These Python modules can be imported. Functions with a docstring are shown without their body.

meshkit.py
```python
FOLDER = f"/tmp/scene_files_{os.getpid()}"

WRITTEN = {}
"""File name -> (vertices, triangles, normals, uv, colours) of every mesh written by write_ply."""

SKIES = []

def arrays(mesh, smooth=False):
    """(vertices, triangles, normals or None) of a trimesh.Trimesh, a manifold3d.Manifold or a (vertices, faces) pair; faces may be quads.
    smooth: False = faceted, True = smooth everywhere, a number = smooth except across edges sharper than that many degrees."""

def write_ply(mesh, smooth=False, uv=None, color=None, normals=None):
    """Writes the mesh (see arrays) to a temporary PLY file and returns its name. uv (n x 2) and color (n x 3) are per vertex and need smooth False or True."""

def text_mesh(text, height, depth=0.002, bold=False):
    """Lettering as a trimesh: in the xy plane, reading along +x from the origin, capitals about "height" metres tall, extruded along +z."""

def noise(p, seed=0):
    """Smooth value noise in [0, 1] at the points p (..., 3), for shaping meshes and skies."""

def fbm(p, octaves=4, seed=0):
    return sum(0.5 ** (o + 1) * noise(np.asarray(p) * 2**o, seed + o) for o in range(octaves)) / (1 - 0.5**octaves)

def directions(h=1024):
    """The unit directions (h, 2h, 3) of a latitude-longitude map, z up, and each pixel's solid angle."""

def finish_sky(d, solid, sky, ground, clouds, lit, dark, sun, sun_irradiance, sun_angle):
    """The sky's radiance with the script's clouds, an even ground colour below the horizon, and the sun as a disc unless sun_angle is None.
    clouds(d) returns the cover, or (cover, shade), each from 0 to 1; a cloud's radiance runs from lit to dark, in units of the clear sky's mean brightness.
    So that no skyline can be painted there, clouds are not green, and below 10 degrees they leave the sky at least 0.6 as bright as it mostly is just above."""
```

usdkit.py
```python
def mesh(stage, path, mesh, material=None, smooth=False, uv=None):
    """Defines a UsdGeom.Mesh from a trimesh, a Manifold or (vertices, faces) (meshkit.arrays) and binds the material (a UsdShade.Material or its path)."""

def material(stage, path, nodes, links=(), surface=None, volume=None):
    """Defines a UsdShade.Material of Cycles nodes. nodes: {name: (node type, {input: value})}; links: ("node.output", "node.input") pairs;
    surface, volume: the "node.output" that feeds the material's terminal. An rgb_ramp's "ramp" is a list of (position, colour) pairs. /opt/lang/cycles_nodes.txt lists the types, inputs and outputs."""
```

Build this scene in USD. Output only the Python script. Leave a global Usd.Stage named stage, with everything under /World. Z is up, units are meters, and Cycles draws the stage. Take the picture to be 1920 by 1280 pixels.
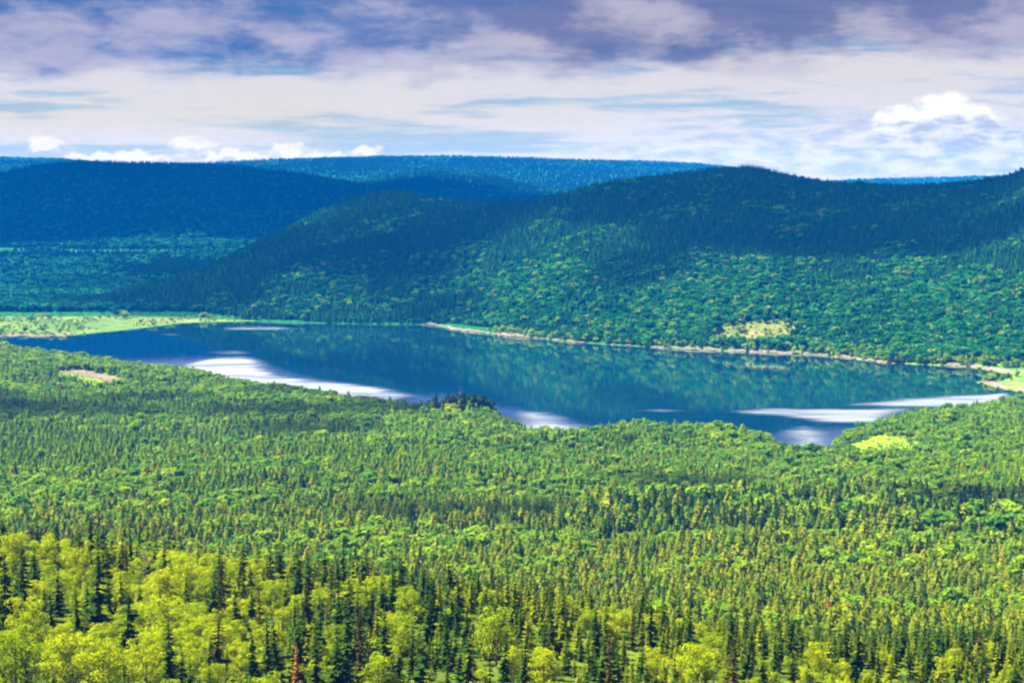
import math
import numpy as np
import meshkit
import usdkit
from pxr import Gf, Sdf, Usd, UsdGeom, UsdLux, UsdShade, Vt
from scipy.interpolate import PchipInterpolator
from scipy.ndimage import distance_transform_edt, map_coordinates
import shapely
import shapely.affinity

stage = Usd.Stage.CreateInMemory()
UsdGeom.SetStageUpAxis(stage, "Z")
UsdGeom.SetStageMetersPerUnit(stage, 1.0)
W = UsdGeom.Xform.Define(stage, "/World")
stage.SetDefaultPrim(W.GetPrim())
LOOKS = "/World/Looks"
UsdGeom.Scope.Define(stage, LOOKS)

# ------------------------------------------------------------------ camera
EYE = 139.0                       # metres above the lake
FOC = 3583.0                      # focal length in pixels of the 1920-wide photograph
HORIZON = 370.0                   # its row in the photograph
PITCH = math.atan((640.0 - HORIZON) / FOC)
EXPOSURE = 2.75
cam = UsdGeom.Camera.Define(stage, "/World/camera")
cam.CreateHorizontalApertureAttr(36.0)
cam.CreateVerticalApertureAttr(36.0 * 682 / 1024)
cam.CreateFocalLengthAttr(36.0 * FOC / 1920.0)
cam.CreateClippingRangeAttr(Gf.Vec2f(1.0, 60000.0))
cam.CreateExposureAttr(EXPOSURE)
cam.CreateFStopAttr(2.8)                 # the photograph is softly out of focus all over
cam.CreateFocusDistanceAttr(21.0)
cam.AddTranslateOp().Set(Gf.Vec3d(0, 0, EYE))
cam.AddRotateXOp().Set(90.0 - math.degrees(PITCH))

# ------------------------------------------------------------------ light
SUN_AZ, SUN_EL = math.radians(-78.0), math.radians(55.0)      # azimuth clockwise from +y
SKY_STRENGTH = 0.05
sun = UsdLux.DistantLight.Define(stage, "/World/sun")
sun.CreateIntensityAttr(1.2)
sun.CreateAngleAttr(0.5)
sun.CreateNormalizeAttr(True)
sun.CreateColorAttr(Gf.Vec3f(1.0, 0.94, 0.84))
sun.AddRotateZOp().Set(-math.degrees(SUN_AZ))
sun.AddRotateXOp().Set(-(90.0 - math.degrees(SUN_EL)))
# light leaves along -z: tip the +z axis from the zenith towards +y by 90-el, then turn to the azimuth


class Nodes:
    """Collects Cycles nodes; values are numbers or "node.output" links."""

    def __init__(self):
        self.n, self.l = {}, []

    def add(self, kind, out, **inputs):
        name = f"n{len(self.n)}"
        const = {}
        for k, v in inputs.items():
            if isinstance(v, str) and "." in v and v.split(".")[0] in self.n:
                self.l.append((v, f"{name}.{k}"))
            else:
                const[k] = v
        self.n[name] = (kind, const)
        return f"{name}.{out}"

    def m(self, op, a, b=0.0, c=0.0):
        return self.add("math", "value", math_type=op, value1=a, value2=b, value3=c)

    def step(self, x, lo, hi):
        return self.add("map_range", "result", range_type="smoothstep", value=x, from_min=lo, from_max=hi, to_min=0.0, to_max=1.0)

    def noise(self, vec, scale, detail=4.0, rough=0.55, dist=0.0):
        return self.add("noise_texture", "fac", vector=vec, scale=scale, detail=detail, roughness=rough, distortion=dist)

    def mix(self, f, a, b, kind="mix"):
        return self.add("mix", "color", mix_type=kind, fac=f, color1=a, color2=b)

    def xyz(self, x, y, z):
        return self.add("combine_xyz", "vector", x=x, y=y, z=z)

    def ramp(self, f, stops):
        return self.add("rgb_ramp", "color", fac=f, ramp=stops)

    def done(self, name, surface=None, volume=None):
        return usdkit.material(stage, f"{LOOKS}/{name}", self.n, self.l, surface=surface, volume=volume)


def sky_material():
    g = Nodes()
    d = g.add("texture_coordinate", "generated")
    sx = g.add("separate_xyz", "x", vector=d)
    s = sx.split(".")[0]
    X, Y, Z = s + ".x", s + ".y", s + ".z"
    az = g.m("multiply", g.m("arctan2", X, Y), 57.2958)
    el = g.m("multiply", g.m("arcsine", Z), 57.2958)
    tex = g.add("sky_texture", "color", sky_type="single_scattering", sun_disc=False, sun_elevation=SUN_EL, sun_rotation=SUN_AZ, altitude=300.0, air_density=1.0, aerosol_density=0.6)
    blue = g.add("hsv", "color", hue=0.5, saturation=1.6, value=0.30, fac=1.0, color=tex)
    # thin high haze pales the clear gaps towards the skyline
    K = 1.0 / (SKY_STRENGTH * 2 ** EXPOSURE)          # so that cloud colours read as picture brightness

    def c(r, gg, b, k=1.0):
        return (r * K * k, gg * K * k, b * K * k)

    blue = g.mix(0.75, blue, g.mix(g.step(el, 2.0, 4.6), c(0.40, 0.49, 0.48), c(0.14, 0.29, 0.46)))
    # wispy veil: long streaks
    pv = g.xyz(g.m("multiply", az, 0.10), g.m("multiply", el, 1.05), 3.7)
    warp = g.noise(g.xyz(g.m("multiply", az, 0.22), g.m("multiply", el, 0.7), 1.0), 1.0, 3.0)
    pv2 = g.xyz(g.m("multiply", az, 0.10), g.m("add", g.m("multiply", el, 1.2), g.m("multiply", warp, 0.9)), 3.7)
    n1 = g.noise(pv2, 1.0, 6.0, 0.55)
    fine = g.noise(g.xyz(g.m("multiply", az, 0.45), g.m("multiply", el, 4.5), 8.1), 1.0, 4.0, 0.6)
    n1f = g.m("add", n1, g.m("multiply", g.m("subtract", fine, 0.5), 0.35))
    veil = g.step(n1f, 0.34, 0.52)
    veil_col = g.mix(g.step(el, 0.8, 4.5), c(0.82, 0.74, 0.54), c(0.76, 0.68, 0.58))
    col = g.mix(g.m("multiply", veil, 0.93), blue, veil_col)
    # the low bank of grey-white cloud near the skyline
    lowbank_n = g.noise(g.xyz(g.m("multiply", az, 0.35), g.m("multiply", el, 1.6), 21.0), 1.0, 6.0, 0.6)
    right = g.step(az, 0.5, 6.0)
    top = g.m("add", 0.9, g.m("multiply", right, 1.1))
    lowbank = g.step(g.m("subtract", g.m("add", top, g.m("multiply", g.m("subtract", lowbank_n, 0.5), 2.6)), el), -0.12, 0.25)
    lb_shade = g.noise(g.xyz(g.m("multiply", az, 0.95), g.m("multiply", el, 3.0), 5.0), 1.0, 5.0, 0.6, 0.3)
    lb_col = g.mix(g.step(lb_shade, 0.36, 0.62), c(0.50, 0.51, 0.45), c(0.84, 0.78, 0.60))
    col = g.mix(g.m("multiply", lowbank, 0.85), col, lb_col)

    # heaped cumulus: soft blobs with ragged edges
    wa = g.noise(g.xyz(g.m("multiply", az, 2.2), g.m("multiply", el, 2.6), 2.0), 1.0, 5.0, 0.62)
    wb = g.noise(g.xyz(g.m("multiply", az, 2.2), g.m("multiply", el, 2.6), 12.0), 1.0, 5.0, 0.62)
    azd = g.m("add", az, g.m("multiply", g.m("subtract", wa, 0.5), 1.5))
    eld = g.m("add", el, g.m("multiply", g.m("subtract", wb, 0.5), 0.8))
    D = lambda px, py: ((px - 960) * 0.016, (HORIZON - py) * 0.016)

    def heap(blobs, soft=0.5):
        best = None
        for px, py, rx, ry in blobs:
            a, e = D(px, py)
            u = g.m("multiply", g.m("subtract", azd, a), 1.0 / (rx * 0.016))
            v = g.m("multiply", g.m("subtract", eld, e), 1.0 / (ry * 0.016))
            r = g.m("subtract", 1.0, g.m("add", g.m("multiply", u, u), g.m("multiply", v, v)))
            best = r if best is None else g.m("maximum", best, r)
        return g.step(best, 0.0, soft), best

    left_mask, left_r = heap([(108, 274, 40, 22), (250, 296, 150, 14), (372, 274, 56, 20), (450, 293, 90, 12), (545, 282, 46, 22), (690, 286, 40, 15), (620, 296, 70, 9)], 0.8)
    left_col = g.mix(g.step(g.m("add", left_r, g.m("multiply", g.m("subtract", lb_shade, 0.5), 1.6)), 0.05, 0.75), c(0.66, 0.56, 0.42), c(1.0, 0.90, 0.66))
    col = g.mix(g.m("multiply", left_mask, 0.9), col, left_col)
    body, body_r = heap([(1750, 256, 100, 50), (1672, 236, 58, 40), (1752, 228, 68, 52), (1810, 244, 56, 46), (1690, 272, 80, 30), (1900, 262, 60, 30)], 0.7)
    # lit from the upper left, grey beneath
    up = g.m("add", g.m("multiply", g.m("subtract", eld, 2.30), 1.3), g.m("multiply", g.m("subtract", 12.6, azd), 0.12))
    lit = g.step(g.m("add", up, g.m("multiply", g.m("subtract", lb_shade, 0.5), 0.9)), -0.45, 0.30)
    body_col = g.mix(lit, g.mix(g.step(lb_shade, 0.38, 0.60), c(0.44, 0.45, 0.42), c(0.84, 0.79, 0.64)), c(1.15, 1.10, 0.95))
    col = g.mix(g.m("multiply", body, 0.94), col, body_col)

    # the upper deck: slate and lavender cloud over deep blue
    wn = g.noise(g.xyz(g.m("multiply", az, 0.16), g.m("multiply", el, 0.42), 4.4), 1.0, 5.0, 0.6, 0.1)
    dn = g.noise(g.xyz(g.m("multiply", az, 0.30), g.m("multiply", el, 0.80), 17.3), 1.0, 6.0, 0.62, 0.12)
    edge = g.m("add", el, g.m("add", g.m("multiply", g.m("subtract", wn, 0.5), 4.2), g.m("multiply", g.m("subtract", dn, 0.5), 1.6)))
    deck = g.step(edge, 3.5, 4.7)
    dark = g.step(g.m("add", dn, g.m("multiply", g.m("subtract", el, 5.0), 0.075)), 0.34, 0.60)
    tone_l = g.mix(dark, c(0.42, 0.38, 0.46), c(0.05, 0.11, 0.29))
    tone_r = g.mix(dark, c(0.46, 0.40, 0.43), c(0.115, 0.11, 0.19))
    tone = g.mix(g.step(az, -7.0, 3.0), tone_l, tone_r)
    # higher up and all round the deck goes on as broken grey-white cloud
    hn = g.noise(d, 3.2, 6.0, 0.58)
    high = g.mix(g.step(hn, 0.42, 0.62), c(0.62, 0.68, 0.82), c(1.05, 1.02, 1.0))
    tone = g.mix(g.step(el, 6.6, 10.0), tone, high)
    col = g.mix(g.m("multiply", deck, 0.9), col, tone)
    bg = g.add("background_shader", "background", color=col, strength=SKY_STRENGTH)
    return g.done("sky_look", surface=bg)


dome = UsdLux.DomeLight.Define(stage, "/World/sky")
UsdShade.MaterialBindingAPI.Apply(dome.GetPrim()).Bind(sky_material())

# ------------------------------------------------------------------ helpers


def tag(p, label=None, category=None, group=None, kind=None):
    p = p.GetPrim() if hasattr(p, "GetPrim") else p
    for k, v in (("label", label), ("category", category), ("group", group), ("kind", kind)):
        if v:
            p.SetCustomDataByKey(k, v)
    return p


tag(dome, kind="structure")
counts = {}


def numbered(name, parent="/World"):
    k = counts.get((parent, name), 0)
    counts[(parent, name)] = k + 1
    return f"{parent}/{name}" + (f"_{k:03d}" if k else "")


def ray(px, py):
    """(x / y, slope) of the line of sight through a pixel of the photograph."""
    cx, cy = (np.asarray(px, float) - 960) / FOC, (640 - np.asarray(py, float)) / FOC
    yd, zd = math.cos(PITCH) + cy * math.sin(PITCH), -math.sin(PITCH) + cy * math.cos(PITCH)
    return cx / yd, zd / yd


def on_level(px, py, z=0.0):
    u, s = ray(px, py)
    Y = (z - EYE) / s
    return np.stack([u * Y, Y], -1)


def sm(x, lo, hi):
    t = np.clip((np.asarray(x, float) - lo) / (hi - lo), 0, 1)
    return t * t * (3 - 2 * t)


def fb(x, y, scale, octaves=4, seed=0):
    return meshkit.fbm(np.stack([np.asarray(x, float) / scale + 100, np.asarray(y, float) / scale + 100, np.full(np.shape(x), 0.37)], -1), octaves, seed) - 0.5


def curve(pts, cols=1):
    p = np.array(pts, float)
    u = ray(p[:, 0], 600)[0]
    return [PchipInterpolator(u, p[:, 1 + k], extrapolate=False) for k in range(cols)], (u[0], u[-1])


def along(curves, u):
    fs, (a, b) = curves
    uu = np.clip(u, a, b)
    return [f(uu) for f in fs]


# ------------------------------------------------------------------ lake and shores
FAR = [(-60, 636), (25, 630), (120, 631), (240, 619), (340, 607), (480, 603), (600, 606), (800, 609), (860, 620), (960, 631), (1060, 641), (1180, 649), (1280, 655), (1400, 660), (1500, 664), (1590, 671),
       (1660, 681), (1740, 684), (1820, 688), (1865, 697), (1905, 703), (1880, 711), (1836, 717), (1870, 727), (1920, 736), (1995, 744)]
NEAR = [(1985, 752), (1900, 762), (1850, 770), (1750, 784), (1680, 796), (1620, 808), (1578, 828), (1550, 856), (1532, 876), (1500, 872), (1468, 846), (1430, 828), (1300, 818), (1200, 810), (1130, 820), (1060, 836), (1000, 832), (965, 806), (900, 790),
        (830, 788), (760, 776), (700, 768), (640, 760), (520, 742), (430, 722), (340, 706), (220, 688), (100, 672), (0, 657), (-60, 646)]
lake_xy = on_level(*np.array(FAR + NEAR).T)
lake = shapely.Polygon(lake_xy)
CELL, LX0, LY0, LX1, LY1 = 4.0, -900.0, 850.0, 900.0, 2700.0
gx, gy = np.meshgrid(np.arange(LX0, LX1, CELL), np.arange(LY0, LY1, CELL))
ragged = lake.buffer(0)
inside = shapely.contains_xy(ragged, gx + 6 * fb(gx, gy, 25, 3, 5), gy + 30 * fb(gx, gy, 40, 3, 6))
sdf = (distance_transform_edt(~inside) - distance_transform_edt(inside)) * CELL


def shore_distance(x, y):
    """Metres to the water's edge, negative on the lake."""
    i, j = (np.asarray(y) - LY0) / CELL, (np.asarray(x) - LX0) / CELL
    d = map_coordinates(sdf, [np.clip(i, 0, sdf.shape[0] - 1), np.clip(j, 0, sdf.shape[1] - 1)], order=1)
    out = np.maximum(np.maximum(LY0 - np.asarray(y), np.asarray(y) - LY1), np.abs(x) - LX1)
    return d + np.maximum(out, 0)


MARSH = shapely.Polygon(on_level(*np.array([(-120, 591), (100, 593), (250, 591), (330, 593), (482, 600), (480, 604), (340, 608), (240, 620), (120, 632), (25, 632), (-120, 645)]).T, z=0.8))
SPIT = shapely.Polygon(on_level(*np.array([(1815, 686), (1880, 688), (2010, 694), (2010, 742), (1920, 735), (1870, 726), (1836, 717), (1880, 710), (1890, 704), (1860, 696)]).T, z=0.8))
MEADOW = shapely.Polygon(on_level(*np.array([(1560, 838), (1600, 824), (1650, 827), (1705, 838), (1690, 852), (1620, 852), (1575, 848)]).T, z=4.0))

# ------------------------------------------------------------------ terrain
# ridges: (column, row of the skyline, distance); feet in the same columns
HILLS = {
    "near": dict(ridge=[(-60, 592, 2440), (60, 577, 2450), (180, 553, 2450), (300, 523, 2480), (400, 488, 2520), (500, 442, 2600), (560, 413, 2680), (640, 377, 2780), (700, 361, 2830), (740, 355, 2790), (800, 367, 2720), (880, 374, 2620),
                        (960, 374, 2500), (1050, 360, 2460), (1150, 337, 2470), (1250, 324, 2500), (1400, 310, 2520), (1480, 326, 2520), (1560, 338, 2500), (1700, 343, 2450), (1800, 339, 2400), (1880, 326, 2330), (1925, 311, 2300), (2100, 285, 2250), (2600, 290, 2250)],
                 foot=[(-60, 2330), (100, 2310), (300, 2290), (480, 2170), (800, 2110), (1060, 1870), (1280, 1770), (1500, 1720), (1660, 1640), (1820, 1620), (2000, 1560), (2600, 1500)], zf=1.5, tree=8.0, bump=13.0, size=260),
    "west": dict(ridge=[(-700, 340, 4200), (-200, 345, 4250), (-60, 335, 4080), (0, 322, 4080), (60, 309, 4100), (150, 299, 4110), (300, 301, 4120), (420, 306, 4120), (560, 321, 4120), (700, 346, 4200), (850, 390, 4100), (1000, 440, 4000)],
                 foot=[(-700, 3250), (0, 3300), (400, 3400), (1000, 3500)], zf=52.0, tree=10.0, bump=16.0, size=380),
    "middle": dict(ridge=[(420, 400, 4900), (560, 362, 4900), (640, 346, 4850), (730, 327, 4850), (830, 318, 4850), (900, 321, 4850), (960, 334, 4900), (1040, 352, 4900), (1150, 385, 4900), (1250, 420, 4900)],
                   foot=[(420, 4000), (1250, 4000)], zf=50.0, tree=10.0, bump=10.0, size=380),
    "distant": dict(ridge=[(-900, 300, 6500), (-300, 293, 6500), (0, 293, 6500), (120, 296, 6500), (250, 305, 6500), (390, 302, 6500), (500, 297, 6500), (600, 294, 6500), (700, 291, 6500), (830, 290, 6500), (960, 292, 6500), (1100, 297, 6500),
                           (1200, 299, 6500), (1300, 304, 6500), (1400, 315, 6500), (1550, 338, 6500), (1700, 350, 6500), (1900, 350, 6500), (2600, 330, 6500)],
                    foot=[(-900, 5000), (2600, 5000)], zf=60.0, tree=11.0, bump=14.0, size=600),
    "east": dict(ridge=[(1350, 352, 7600), (1480, 345, 7600), (1600, 334, 7600), (1700, 331, 7600), (1760, 330, 7600), (1850, 327, 7600), (1960, 330, 7600), (2300, 320, 7600)],
                 foot=[(1350, 6800), (2300, 6800)], zf=60.0, tree=11.0, bump=8.0, size=600),
}
for h in HILLS.values():
    h["r"], h["f"] = curve(h["ridge"], 2), curve(h["foot"], 1)

base_far = PchipInterpolator([0, 60, 120, 180, 240, 255, 262, 330, 440, 520, 620, 900, 1300, 2200, 2500, 3000, 3400, 4200, 6000, 12000], [130, 110, 92, 79.5, 72.5, 71.5, 71, 56, 33, 23, 16, 9.5, 5, 3.5, 9, 34, 58, 60, 62, 62])


def hill(name, x, y):
    """(height, how far up the front slope 0..1, beyond 1 past the ridge)"""
    h = HILLS[name]
    u = x / np.maximum(y, 1.0)
    row, D = along(h["r"], u)
    D = D + 0.05 * D * fb(x, y, 900, 2, 31)
    zr = EYE + ray(960, row)[1] * D - h["tree"]
    F = along(h["f"], u)[0]
    t = (y - F) / (D - F)
    tc = np.clip(t, 0, 1)
    rise = 0.45 * tc + 0.55 * np.sin(tc * math.pi / 2)
    z = h["zf"] + (zr - h["zf"]) * rise
    z = np.where(t > 1, zr - 0.16 * (y - D) - 0.0002 * (y - D) ** 2, z)
    bump = h["bump"] * 2.4 * fb(x, y * 0.8, h["size"], 5, 11) * np.sin(np.clip(t, 0, 1) * math.pi) ** 0.8
    return np.where(t < 0, -50.0, z + bump), t


def ground(x, y):
    x, y = np.asarray(x, float), np.asarray(y, float)
    r = np.hypot(x, y)
    d = np.where(y > 0.25 * r, y, np.maximum(y, 0.25 * r))      # beside and behind the camera the country just goes on
    u = x / np.maximum(d, 1)
    # the bench at the foot of the viewpoint reaches farther out on the left
    crest = np.maximum(262.0, 298.0 - 195.0 * np.clip(u, -0.30, 0.30) + 22 * fb(x, y, 70, 2, 15))
    dd = np.where(d < 240, d, np.where(d < crest, 240 + (d - 240) * 15.0 / (crest - 240), np.where(d < crest + 260, 255.0 + (d - crest) * (crest + 5.0) / 260.0, d)))
    z = base_far(np.clip(dd, 0, 12000))
    z = z + fb(x, y, 60, 4, 3) * 5.0 * sm(d, 150, 300) * (1 - sm(d, 2600, 3000) * 0.2) * np.where(d > 500, 0.9, 0.7)
    z = z + fb(x, y, 260, 3, 9) * 9.0 * sm(d, 450, 700) * (1 - 0.5 * sm(d, 1500, 2000))
    for n in HILLS:
        hz, _ = hill(n, u * d, d)
        z = np.maximum(z, hz)
    s = shore_distance(x, y)
    bank = np.where(s > 0, 0.25 + 0.13 * s + 0.006 * s * s, 0.25 * s)
    z = np.where(s < 300, np.minimum(z, np.maximum(bank, -3.0)), z)
    z = np.where((s > 0) & (s < 200), np.maximum(z, np.clip(0.04 * s, 0.05, 1.0)), z)
    return z


def in_area(poly, x, y):
    return shapely.contains_xy(poly, x, y)


def flatten(x, y, z):
    for poly, level in ((MARSH, 0.5), (SPIT, 0.55)):
        m = in_area(poly.buffer(6), x, y) & (shore_distance(x, y) > 1.0)
        z = np.where(m, np.minimum(z, level + 0.25 * np.clip(fb(x, y, 12, 2, 2), -1, 1)), z)
    return z


def gz(x, y):
    x, y = np.asarray(x, float), np.asarray(y, float)
    return flatten(x, y, ground(x, y))


def grid_mesh(xx, yy, zz, wrap=False):
    n, m = xx.shape
    i, j = np.meshgrid(np.arange(n - 1), np.arange(m - 1), indexing="ij")
    a = i * m + j
    q = np.stack([a, a + 1, a + m + 1, a + m], -1).reshape(-1, 4)
    v = np.stack([xx, yy, zz], -1).reshape(-1, 3)
    return v, np.vstack([q[:, [0, 1, 2]], q[:, [0, 2, 3]]])


def put(path, mesh, mat, smooth=False):
    return usdkit.mesh(stage, path, mesh, mat, smooth=smooth).GetPrim()


def foliage(name, stops, leaf=0.3, patch=0.25, rough_scale=0.6, leaf_scale=2.0):
    """Leaf colour varies from tree to tree (random) and within a crown (noise)."""
    g = Nodes()
    rnd = g.add("object_info", "random")
    pos = g.add("geometry", "position")
    n = g.noise(pos, leaf_scale, 2.0, 0.6)
    f = g.m("add", g.m("multiply", rnd, 1.0 - patch), g.m("multiply", g.step(n, 0.25, 0.75), patch))
    col = g.ramp(f, stops)
    dif = g.add("diffuse_bsdf", "BSDF", color=col)
    tr = g.add("translucent_bsdf", "BSDF", color=col)
    return g.done(name, surface=g.add("mix_closure", "closure", fac=leaf, closure1=dif, closure2=tr))


def plain(name, stops, scale=1.0, rough=0.9, detail=5.0, bump=0.0):
    g = Nodes()
    pos = g.add("geometry", "position")
    n = g.noise(pos, scale, detail, 0.6)
    n2 = g.noise(pos, scale * 0.13, 3.0, 0.6)
    f = g.m("add", g.m("multiply", n, 0.6), g.m("multiply", n2, 0.4))
    col = g.ramp(g.step(f, 0.3, 0.7), stops)
    return g.done(name, surface=g.add("diffuse_bsdf", "BSDF", color=col, roughness=rough))


def floor_material():
    g = Nodes()
    pos = g.add("geometry", "position")
    f = g.step(g.noise(pos, 0.2, 5.0, 0.6), 0.3, 0.7)
    scrub = g.ramp(f, [(0, (0.04, 0.075, 0.008)), (0.5, (0.08, 0.125, 0.012)), (1, (0.12, 0.16, 0.02))])
    moss = g.ramp(f, [(0, (0.004, 0.03, 0.008)), (1, (0.012, 0.075, 0.014))])
    duff = g.ramp(f, [(0, (0.015, 0.03, 0.004)), (1, (0.06, 0.09, 0.008))])
    sx = g.add("separate_xyz", "y", vector=pos)
    return g.done("forest_floor", surface=g.add("diffuse_bsdf", "BSDF", color=g.mix(g.step(sx, 400.0, 470.0), duff, g.mix(g.step(sx, 1500.0, 1900.0), scrub, moss))))


MAT = {
    "floor": floor_material(),
    "sand": plain("shore_sand", [(0, (0.10, 0.085, 0.06)), (1, (0.19, 0.155, 0.12))], 0.3),
    "marsh": plain("marsh_grass", [(0, (0.03, 0.08, 0.02)), (0.5, (0.09, 0.15, 0.03)), (1, (0.16, 0.19, 0.05))], 0.06),
    "clearing": plain("dry_grass", [(0, (0.05, 0.09, 0.02)), (0.5, (0.12, 0.14, 0.03)), (1, (0.20, 0.18, 0.07))], 0.12),
    "meadow": plain("meadow_grass", [(0, (0.07, 0.15, 0.008)), (1, (0.18, 0.26, 0.012))], 0.15),
    "bark": plain("bark", [(0, (0.06, 0.045, 0.035)), (1, (0.16, 0.13, 0.11))], 3.0),
    "snag": plain("dead_wood", [(0, (0.20, 0.15, 0.13)), (1, (0.38, 0.32, 0.30))], 3.0),
    "spruce": foliage("spruce_needles", [(0, (0.010, 0.026, 0.003)), (0.5, (0.020, 0.045, 0.004)), (1, (0.040, 0.068, 0.004))], 0.12),
    "fir": foliage("fir_needles", [(0, (0.05, 0.115, 0.005)), (0.5, (0.09, 0.17, 0.006)), (1, (0.145, 0.215, 0.007))], 0.42),
    "lime": foliage("birch_leaves", [(0, (0.12, 0.19, 0.002)), (0.5, (0.215, 0.28, 0.002)), (1, (0.34, 0.355, 0.003))], 0.42, 0.45, leaf_scale=0.8),
    "green": foliage("broad_leaves", [(0, (0.045, 0.13, 0.007)), (0.5, (0.08, 0.18, 0.008)), (1, (0.14, 0.23, 0.010))], 0.45),
    "slopefir": foliage("young_fir_needles", [(0, (0.06, 0.095, 0.003)), (0.5, (0.12, 0.16, 0.003)), (1, (0.20, 0.22, 0.004))], 0.4),
    "pale": foliage("poplar_leaves", [(0, (0.08, 0.17, 0.004)), (0.5, (0.13, 0.23, 0.005)), (1, (0.21, 0.28, 0.006))], 0.45),
    "brown": foliage("brown_needles", [(0, (0.018, 0.020, 0.004)), (1, (0.05, 0.035, 0.006))], 0.12),
    "rust": foliage("rusty_needles", [(0, (0.10, 0.035, 0.008)), (1, (0.22, 0.09, 0.015))], 0.2),
    "hillleaf": foliage("hillside_leaves", [(0, (0.004, 0.048, 0.008)), (0.55, (0.012, 0.095, 0.012)), (0.85, (0.03, 0.155, 0.016)), (1, (0.10, 0.22, 0.025))], 0.3),
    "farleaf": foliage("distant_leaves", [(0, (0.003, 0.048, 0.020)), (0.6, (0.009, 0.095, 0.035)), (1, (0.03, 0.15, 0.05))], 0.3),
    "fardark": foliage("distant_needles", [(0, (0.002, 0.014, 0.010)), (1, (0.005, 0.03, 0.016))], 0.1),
    "hillmid": foliage("hillside_firs", [(0, (0.008, 0.05, 0.010)), (1, (0.02, 0.10, 0.016))], 0.2),
    "hilldark": foliage("hillside_needles", [(0, (0.004, 0.030, 0.009)), (1, (0.012, 0.062, 0.015))], 0.12),
}

# one sheet: polar about the camera, finest where it is seen
az = np.concatenate([np.linspace(-math.pi, -0.42, 34)[:-1], np.linspace(-0.42, -0.32, 12)[:-1], np.linspace(-0.32, 0.32, 560), np.linspace(0.32, 0.42, 12)[1:], np.linspace(0.42, math.pi, 34)[1:]])
rr = np.concatenate([np.geomspace(4, 200, 26)[:-1], np.arange(200, 600, 5), np.arange(600, 1050, 6), np.arange(1050, 2350, 6), np.arange(2350, 3400, 12), np.geomspace(3400, 8600, 75)])
AA, RR = np.meshgrid(az, rr, indexing="ij")
TX, TY = RR * np.sin(AA), RR * np.cos(AA)
TZ = gz(TX, TY)
tv, tf = grid_mesh(TX, TY, TZ)
tf = tf[:, ::-1]
ter = put("/World/terrain", (tv, tf), MAT["floor"], smooth=True)
tag(ter, "wooded ground running from the viewpoint down to the lake and up the hills", "terrain", kind="structure")

# horizon table for culling what no line of sight reaches
UB = np.linspace(-0.36, 0.36, 361)
YB = np.concatenate([np.arange(120, 3000, 10), np.arange(3000, 8600, 40)])
uu, yy = np.meshgrid(UB, YB, indexing="ij")
slope_tab = np.maximum.accumulate((gz(uu * yy, yy) - EYE) / yy, axis=1)


def seen(x, y, z, h, slack=0.004):
    u = x / y
    i, j = (u - UB[0]) / (UB[1] - UB[0]), np.interp(y, YB, np.arange(len(YB))) - 1
    lim = map_coordinates(slope_tab, [np.clip(i, 0, len(UB) - 1), np.clip(j, 0, len(YB) - 1)], order=1)
    s = (z + h - EYE) / y
    return (s > lim - slack) & (s > ray(960, 1350)[1])


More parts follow.
